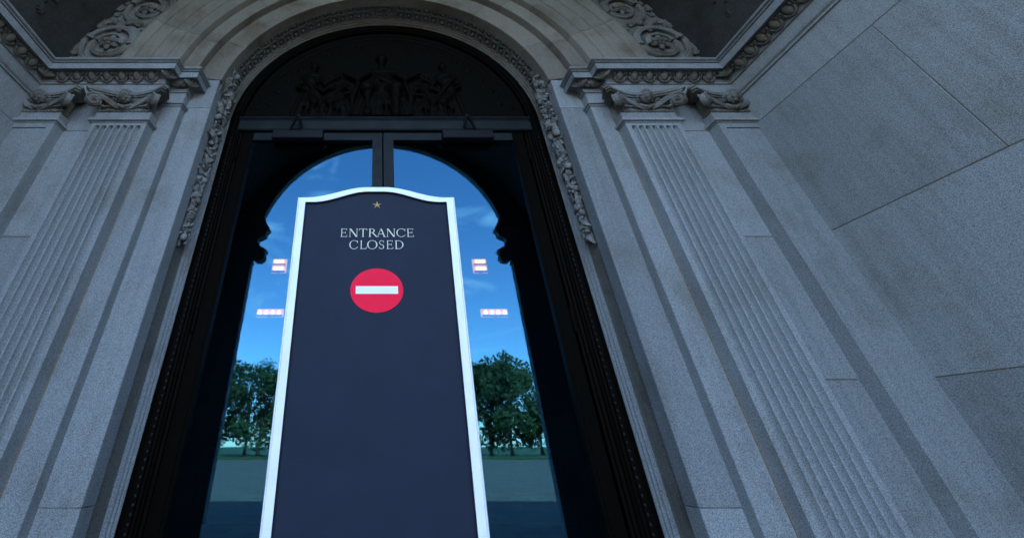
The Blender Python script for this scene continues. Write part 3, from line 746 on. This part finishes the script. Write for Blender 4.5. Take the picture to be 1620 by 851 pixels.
ty = thing('bronze_tympanum', (0, 3.0, zr(2.6)), 'nearly black bronze half-round relief of draped figures above the doors', 'relief')
m = MB(); n = 40
pl = [(1.42, zr(2.60))] + [(1.42 * math.cos(pi * k / n), ZC + 1.42 * math.sin(pi * k / n)) for k in range(2, n - 1)] + [(-1.42, zr(2.60))]
m.prism(pl, 3.0, 3.06); m.build('panel', 'relief', ty)
def figure(name, build, voxel=0.009):
    m = MB(); build(m); o = m.build(name, 'relief'); remesh(o, voxel, 3); attach(o, ty); return o
yT = 2.99
def robe(m, cx, zt, zb, w0, w1, n, y=0.0):
    """vertical folds that widen towards the hem"""
    for k in range(n):
        t = -1 + 2 * k / (n - 1); d = 0.014 * math.sin(k * 2.1)
        m.tube([(cx + t * w0, yT - y, zt), (cx + t * (w0 + w1) / 2 + d, yT - y - 0.026 * (1 - t * t), (zt + zb) / 2), (cx + t * w1, yT - y - 0.010, zb)], [0.013 + 0.4 * w0 / n, 0.016 + 0.5 * w1 / n, 0.018 + 0.55 * w1 / n], 7)
def body(m, cx, z, k, lean=0.0):
    """head, neck, sloping shoulders and chest of a figure; z is the shoulder height"""
    m.ball((cx + lean * 1.4, yT - 0.012, z + 0.155 * k), (0.052 * k, 0.052 * k, 0.068 * k), sub=3); m.ball((cx + lean * 1.4, yT + 0.01, z + 0.175 * k), (0.060 * k, 0.05 * k, 0.060 * k), sub=2)
    m.tube([(cx + lean, yT, z + 0.11 * k), (cx + lean * 0.8, yT, z + 0.02)], [0.028 * k, 0.040 * k], 8)
    m.ball((cx + lean * 0.6, yT, z - 0.035 * k), (0.135 * k, 0.060, 0.055 * k), sub=3); m.ball((cx, yT, z - 0.13 * k), (0.112 * k, 0.065, 0.12 * k), sub=3)
    m.ball((cx, yT, z - 0.25 * k), (0.10 * k, 0.060, 0.09 * k), sub=2)
def limb(m, pts, r):
    m.tube(pts, r, 9)
    for p, q in zip(pts, r): m.ball(p, q, sub=2)
def seated(m):
    cx = -0.03; z0 = zr(2.64)
    body(m, cx, z0 + 0.66, 1.15)
    for s in (-1, 1):
        limb(m, [(cx + s * 0.13, yT - 0.01, z0 + 0.63), (cx + s * 0.25, yT - 0.03, z0 + 0.50), (cx + s * 0.37, yT - 0.04, z0 + 0.57)], [0.046, 0.038, 0.024]); m.ball((cx + s * 0.395, yT - 0.04, z0 + 0.585), (0.03, 0.02, 0.022))
        limb(m, [(cx + s * 0.08, yT, z0 + 0.36), (cx + s * 0.15, yT - 0.075, z0 + 0.33), (cx + s * 0.14, yT - 0.03, z0 + 0.03)], [0.085, 0.080, 0.055])
    robe(m, cx, z0 + 0.37, z0, 0.17, 0.27, 11, 0.01); robe(m, cx, z0 + 0.62, z0 + 0.36, 0.07, 0.13, 6, 0.03)
    m.tube([(cx - 0.13, yT - 0.04, z0 + 0.62), (cx, yT - 0.07, z0 + 0.46), (cx + 0.18, yT - 0.05, z0 + 0.38)], [0.02, 0.028, 0.03], 7)
    for s in (-1, 1): m.tube([(cx + s * 0.24, yT - 0.01, z0 + 0.47), (cx + s * 0.30, yT - 0.02, z0 + 0.25), (cx + s * 0.29, yT - 0.01, z0)], [0.025, 0.04, 0.05], 8)
figure('seated_figure', seated)
def standing(cx, s, k=1.0):
    def f(m):
        z0 = zr(2.63)
        body(m, cx, z0 + 0.60 * k, 0.82 * k, s * 0.022)
        limb(m, [(cx + s * 0.08, yT - 0.01, z0 + 0.56 * k), (cx + s * 0.16, yT - 0.03, z0 + 0.44 * k), (cx + s * 0.25, yT - 0.03, z0 + 0.52 * k)], [0.030, 0.026, 0.018]); m.ball((cx + s * 0.265, yT - 0.03, z0 + 0.53 * k), 0.019)
        limb(m, [(cx - s * 0.08, yT - 0.01, z0 + 0.56 * k), (cx - s * 0.12, yT - 0.03, z0 + 0.41 * k), (cx - s * 0.04, yT - 0.05, z0 + 0.35 * k)], [0.030, 0.026, 0.018])
        limb(m, [(cx + 0.03, yT, z0 + 0.32 * k), (cx + s * 0.08, yT - 0.05, z0 + 0.17), (cx + s * 0.05, yT - 0.01, z0 + 0.01)], [0.055, 0.048, 0.032])
        robe(m, cx, z0 + 0.36 * k, z0, 0.075, 0.145, 7); m.tube([(cx - s * 0.09, yT - 0.03, z0 + 0.55 * k), (cx, yT - 0.06, z0 + 0.42 * k), (cx + s * 0.12, yT - 0.04, z0 + 0.26 * k), (cx + s * 0.17, yT - 0.02, z0 + 0.05)], [0.016, 0.022, 0.026, 0.03], 7)
    return f
figure('standing_figure', standing(-0.78, 1)); figure('standing_figure', standing(0.66, -1))
figure('standing_figure', standing(-0.47, -1, 0.78)); figure('standing_figure', standing(0.41, 1, 0.74))
def rocks(m):
    rng = random.Random(3)
    for k in range(26): m.ball((-1.25 + 0.1 * k, yT + 0.015, zr(2.62 + rng.uniform(0, 0.05))), (rng.uniform(0.06, 0.1), 0.03, rng.uniform(0.02, 0.05)))
figure('ground_relief', rocks)
def curve_lines(m):
    for k, r in enumerate((1.30, 1.36)): m.tube([arch_pt(r, pi * q / 40, 3.0) for q in range(2, 39)], 0.012, 6)
    for q in range(3, 38, 2): m.ball(arch_pt(1.20, pi * q / 40, 3.0), (0.035, 0.014, 0.035))
m = MB(); curve_lines(m); m.build('border_relief', 'relief', ty)

ZT = zr(2.445)
for s in (1, -1):
    d = thing('glazed_door', (DX + s * 0.7, 3.02, 0), 'tall glazed bronze door leaf with a black closer on its top rail', 'door', 'pair of glazed doors')
    X0, X1 = 0.006, 1.332
    def X(x): return x + (DX * s)
    m = MB(s); m.box(X(X0), X(X0 + 0.092), 2.985, 3.045, 0.01, ZT); m.build('meeting_stile', 'transom', d)
    m = MB(s); m.box(X(X1 - 0.105), X(X1), 2.985, 3.045, 0.01, ZT); m.box(X(X1 - 0.085), X(X1 - 0.025), 2.979, 3.0, 0.02, ZT - 0.01); m.build('hinge_stile', 'bronze', d)
    m = MB(s); m.box(X(X0 + 0.092), X(X1 - 0.105), 2.986, 3.044, ZT - 0.086, ZT - 0.001); m.build('top_rail', 'transom', d)
    m = MB(s); m.box(X(X0 + 0.092), X(X1 - 0.105), 2.986, 3.044, 0.012, 0.30); m.build('bottom_rail', 'bronze', d)
    m = MB(s); m.box(X(X0 + 0.088), X(X1 - 0.100), 3.012, 3.018, 0.296, ZT - 0.082); m.build('glass_pane', 'glass', d, smooth=0)
    m = MB(s); xh = X(X0 + 0.046); m.tube([(xh, 2.985, 0.95), (xh, 2.93, 0.97), (xh, 2.925, 1.05), (xh, 2.925, 1.30), (xh, 2.93, 1.38), (xh, 2.985, 1.40)], 0.012, 10); m.build('pull_handle', 'bronze', d)
    for z in (0.5, zr(0.73), zr(2.2)):
        m = MB(s); m.tube([(X(X1 + 0.01), 2.972, z - 0.07), (X(X1 + 0.01), 2.972, z + 0.07)], 0.014, 10); m.ball((X(X1 + 0.01), 2.972, z + 0.078), 0.012); m.ball((X(X1 + 0.01), 2.972, z - 0.078), 0.012); m.build('hinge', 'bronze', d)
    m = MB(s); c0, c1 = X(0.555), X(1.03)
    m.box(c0, c1, 2.905, 2.984, zr(2.325), zr(2.418), 0.006); cl = m.build('door_closer', 'black', d)
    m = MB(s); xa = X(0.80)
    m.tube([(xa - 0.045, 2.93, zr(2.41)), (xa - 0.02, 2.84, zr(2.50)), (xa - 0.01, 2.83, zr(2.535))], 0.015, 6)
    m.tube([(xa - 0.01, 2.83, zr(2.535)), (xa + 0.085, 2.93, zr(2.41))], 0.015, 6); m.tube([(xa - 0.01, 2.83, zr(2.53)), (xa - 0.01, 2.96, zr(2.56))], 0.014, 6)
    m.lathe([(0.03, 0), (0.03, 0.02), (0.005, 0.024)], 12, Matrix.Translation((xa - 0.045, 2.93, zr(2.412))))
    o = m.build('closer_arm', 'black'); o.parent = cl

# lamps in the vestibule, seen through the glass
bulb = MB(); bulb.lathe([(0.004, -0.036), (0.022, -0.030), (0.036, -0.008), (0.032, 0.02), (0.018, 0.036), (0.004, 0.040)], 14); bulb_me = shared(bulb, 'bulb', 'bulb')
def lamp(x0, n, pitch, z, y, label, rows=1):
    t = thing('lamp_bracket', (x0, y, z), label, 'lamp', 'lamps glowing in the vestibule')
    for r_ in range(rows):
        zz = z - r_ * 0.13
        m = MB(); m.box(x0 - 0.06, x0 + (n - 1) * pitch + 0.06, y - 0.03, y + 0.05, zz - 0.062, zz - 0.042, 0.004); m.box(x0 + (n - 1) * pitch / 2 - 0.03, x0 + (n - 1) * pitch / 2 + 0.03, y + 0.03, y + 0.16, zz - 0.06, zz - 0.045)
        m.build('bracket', 'brass', t)
        for k in range(n): inst(bulb_me, 'bulb', t, (x0 + k * pitch, y, zz))
    m = MB(); m.box(x0 - 0.07, x0 + (n - 1) * pitch + 0.07, y + 0.06, y + 0.09, z - 0.06 - 0.13 * (rows - 1), z + 0.075, 0.01); m.build('halo_plate', 'halo', t)  # glowing plate that paints the bulbs' halo
lamp(-2.07, 4, 0.108, zr(1.84), 7.0, 'row of four lit bulbs glowing behind the glass, lower in the vestibule', 1)
lamp(1.74, 4, 0.108, zr(1.84), 7.0, 'row of four lit bulbs glowing behind the glass, lower in the vestibule', 1)
lamp(-1.93, 3, 0.062, zr(2.73), 7.0, 'two short rows of lit bulbs glowing high in the vestibule behind the glass', 2)
lamp(1.71, 3, 0.062, zr(2.73), 7.0, 'two short rows of lit bulbs glowing high in the vestibule behind the glass', 2)

# ------------------------------------------------------------------ entrance sign
SX, SY, SZ, TILT = -0.067, 1.44, zr(0.8384), R(4.2)
def SG(x, y, z):      # sign space -> world; y grows away from the viewer
    return (SX + x, SY + y * math.cos(TILT) - z * math.sin(TILT), SZ + z * math.cos(TILT) + y * math.sin(TILT))
def sbuild(mb, name, mat, parent, smooth=35):
    mb.v = [SG(*v) for v in mb.v]; return mb.build(name, mat, parent, smooth)
es = thing('entrance_sign', (SX, SY + 0.15, 0), 'navy entrance closed sign in a white arched frame standing before the doors', 'sign')
def sstep(a, b_, t): t = max(0, min(1, (t - a) / (b_ - a))); return t * t * (3 - 2 * t)
def top_z(x, hw, base, rise): return base + rise * sstep(0.12, 0.88, 1 - abs(x) / hw)
ZB = -1.16
def outline(hw, base, rise, zb, n=40):
    pts = [(-hw, zb)] + [(-hw + 2 * hw * k / n, top_z(-hw + 2 * hw * k / n, hw, base, rise)) for k in range(n + 1)] + [(hw, zb)]
    return pts
loops = []
for ins, y in ((0.0, 0.045), (0.0, 0.004), (0.002, 0.0), (0.0050, -0.0005), (0.0056, 0.0010), (0.0064, -0.002), (0.008, -0.0040), (0.0325, -0.0040), (0.0340, -0.0030)):
    o_ = outline(0.3225 - ins, 0.0 - ins * 0.70, 0.047, ZB + ins); loops.append([(x, y, z) for x, z in o_])
m = MB(); m.rings(loops, closed=True, cap=False); sbuild(m, 'frame', 'white', es, 25)
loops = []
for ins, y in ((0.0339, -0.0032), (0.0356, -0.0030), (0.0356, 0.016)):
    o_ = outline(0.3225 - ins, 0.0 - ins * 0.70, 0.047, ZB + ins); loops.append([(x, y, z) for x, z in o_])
m = MB(); m.rings(loops, closed=True, cap=False); sbuild(m, 'shadow_strip', 'black', es, 25)  # black strip painted in as the shadow line inside the frame lip
m = MB(); o_ = outline(0.3225 - 0.030, -0.021, 0.047, ZB + 0.03); nO = len(o_)
m.add([(x, 0.0075, z) for x, z in o_] + [(x, 0.04, z) for x, z in o_], [tuple(range(nO)), tuple(range(2 * nO - 1, nO - 1, -1))]); sbuild(m, 'panel', 'navy', es, 0)
# star
m = MB(); vs = [(0.004, 0.0015, -0.0335)]
for k in range(10):
    rad = 0.0205 if k % 2 == 0 else 0.0058; t = pi / 2 + pi * k / 5; vs.append((0.004 + rad * math.cos(t), 0.0055, -0.0335 + rad * 0.82 * math.sin(t)))
m.add(vs, [(0, 1 + k, 1 + (k + 1) % 10) for k in range(10)]); sbuild(m, 'star', 'gold', es, 0)
# no-entry disc and bar
def ellipse(cx, cz, rx, rz, n=72): return [(cx + rx * math.cos(2 * pi * k / n), cz + rz * math.sin(2 * pi * k / n)) for k in range(n)]
m = MB(); m.prism(ellipse(0.004, -0.3735, 0.0968, 0.0792), 0.0052, 0.0065); sbuild(m, 'red_disc', 'red', es, 0)
m = MB(); m.prism([(-0.0730, -0.3872), (0.0818, -0.3872), (0.0818, -0.3600), (-0.0730, -0.3600)], 0.0044, 0.0060); sbuild(m, 'white_bar', 'bar', es, 0)
# serif capitals, unit box
TK, TN, SF = 0.112, 0.045, 0.040
def stem(x, w=TK, y0=0, y1=1, ser=0.10, b=True, t=True):
    q = [[(x - w / 2, y0), (x + w / 2, y0), (x + w / 2, y1), (x - w / 2, y1)]]
    if b: q.append([(x - w / 2 - ser, y0), (x + w / 2 + ser, y0), (x + w / 2 + ser * 0.3, y0 + SF), (x - w / 2 - ser * 0.3, y0 + SF)])
    if t: q.append([(x - w / 2 - ser * 0.3, y1 - SF), (x + w / 2 + ser * 0.3, y1 - SF), (x + w / 2 + ser, y1), (x - w / 2 - ser, y1)])
    return q
def hbar(x0, x1, y, h=TN): return [[(x0, y - h / 2), (x1, y - h / 2), (x1, y + h / 2), (x0, y + h / 2)]]
def slant(x0, y0, x1, y1, w): return [[(x0 - w / 2, y0), (x0 + w / 2, y0), (x1 + w / 2, y1), (x1 - w / 2, y1)]]
def arc(cx, cy, rx, ry, a0, a1, thick=TK, thin=TN, n=22):
    q = []
    def P(a):
        c, s_ = math.cos(a), math.sin(a); t_ = thin + (thick - thin) * abs(c) ** 1.3
        return (cx + rx * c, cy + ry * s_), (cx + (rx - t_) * c, cy + (ry - max(thin, t_ * 0.45)) * s_)
    for k in range(n):
        a, b_ = R(a0 + (a1 - a0) * k / n), R(a0 + (a1 - a0) * (k + 1) / n)
        (o0, i0), (o1, i1) = P(a), P(b_); q.append([i0, i1, o1, o0] if a1 < a0 else [o0, o1, i1, i0])
    return q
def glyph(c):
    if c == 'E': return stem(0.20) + hbar(0.2, 0.92, 0.972) + hbar(0.2, 0.78, 0.52) + hbar(0.2, 0.97, 0.028) + slant(0.90, 0.82, 0.93, 1.0, 0.06) + slant(0.77, 0.40, 0.77, 0.64, 0.05) + slant(0.99, 0.20, 0.94, 0.0, 0.06)
    if c == 'N': return stem(0.14, TN, ser=0.10) + stem(0.88, TN, ser=0.10, b=False) + slant(0.16, 1.0, 0.86, 0.0, 0.16)
    if c == 'T': return stem(0.5, t=False) + hbar(0.02, 0.98, 0.972) + slant(0.03, 0.80, 0.06, 1.0, 0.055) + slant(0.97, 0.80, 0.94, 1.0, 0.055)
    if c == 'R': return stem(0.18) + arc(0.36, 0.755, 0.34, 0.245, -90, 90) + hbar(0.18, 0.37, 0.972) + hbar(0.18, 0.40, 0.53) + slant(0.46, 0.53, 0.92, 0.0, 0.15) + hbar(0.85, 1.06, 0.02, 0.04)
    if c == 'A': return slant(0.10, 0, 0.47, 1.0, TN) + slant(0.86, 0, 0.50, 1.0, TK) + hbar(0.25, 0.72, 0.34) + hbar(-0.02, 0.24, 0.02, 0.04) + hbar(0.70, 1.03, 0.02, 0.04)
    if c == 'C': return arc(0.55, 0.5, 0.53, 0.52, 48, 312) + slant(0.94, 0.70, 0.95, 0.97, 0.055) + slant(0.92, 0.12, 0.96, 0.24, 0.05)
    if c == 'L': return stem(0.22) + hbar(0.2, 0.95, 0.028) + slant(0.99, 0.24, 0.93, 0.0, 0.06)
    if c == 'O': return arc(0.5, 0.5, 0.5, 0.52, 0, 360, n=40)
    if c == 'S': return arc(0.5, 0.745, 0.40, 0.265, 40, 250, 0.12) + arc(0.5, 0.255, 0.44, 0.265, 70, -140, 0.13) + slant(0.30, 0.60, 0.70, 0.40, 0.0) + [[(0.28, 0.60), (0.40, 0.50), (0.74, 0.40), (0.62, 0.50)]] + slant(0.86, 0.72, 0.85, 0.98, 0.06) + slant(0.10, 0.02, 0.09, 0.28, 0.06)
    if c == 'D': return stem(0.18) + arc(0.40, 0.5, 0.57, 0.5, -90, 90) + hbar(0.18, 0.42, 0.972) + hbar(0.18, 0.42, 0.028)
def line(word, spans, z0, h):
    for c, (a0, a1) in zip(word, spans):
        m = MB()
        # measured letter edges on the panel, metres from the sign's axis
        x0 = -0.1401 + (a0 - 107) * 0.0004377; x1 = -0.1401 + (a1 - 107) * 0.0004377
        for k, q in enumerate(glyph(c)):
            y = 0.0050 - 0.00003 * (k % 24)
            m.add([(x0 + (x1 - x0) * px, y, z0 + h * pz) for px, pz in q], [tuple(range(len(q)))])
        sbuild(m, 'letter', 'letter', es, 0)
line('ENTRANCE', [(107, 168), (182, 266), (274, 348), (358, 440), (432, 516), (520, 602), (610, 692), (703, 766)], -0.1700, 0.0338)
line('CLOSED', [(191, 268), (284, 344), (350, 440), (452, 502), (519, 579), (592, 673)], -0.2188, 0.0340)
# stand: rear post and base plate
m = MB(); m.box(-0.04, 0.04, 0.045, 0.085, -1.5, -0.2, 0.004); sbuild(m, 'post', 'black', es)
zf = 0.0
m = MB(); m.lathe([(0.01, zf), (0.26, zf), (0.26, zf + 0.012), (0.20, zf + 0.028), (0.05, zf + 0.04), (0.04, zf + 0.52), (0.01, zf + 0.53)], 28, Matrix.Translation((SX, SY + 0.165, 0))); m.build('base', 'black', es)
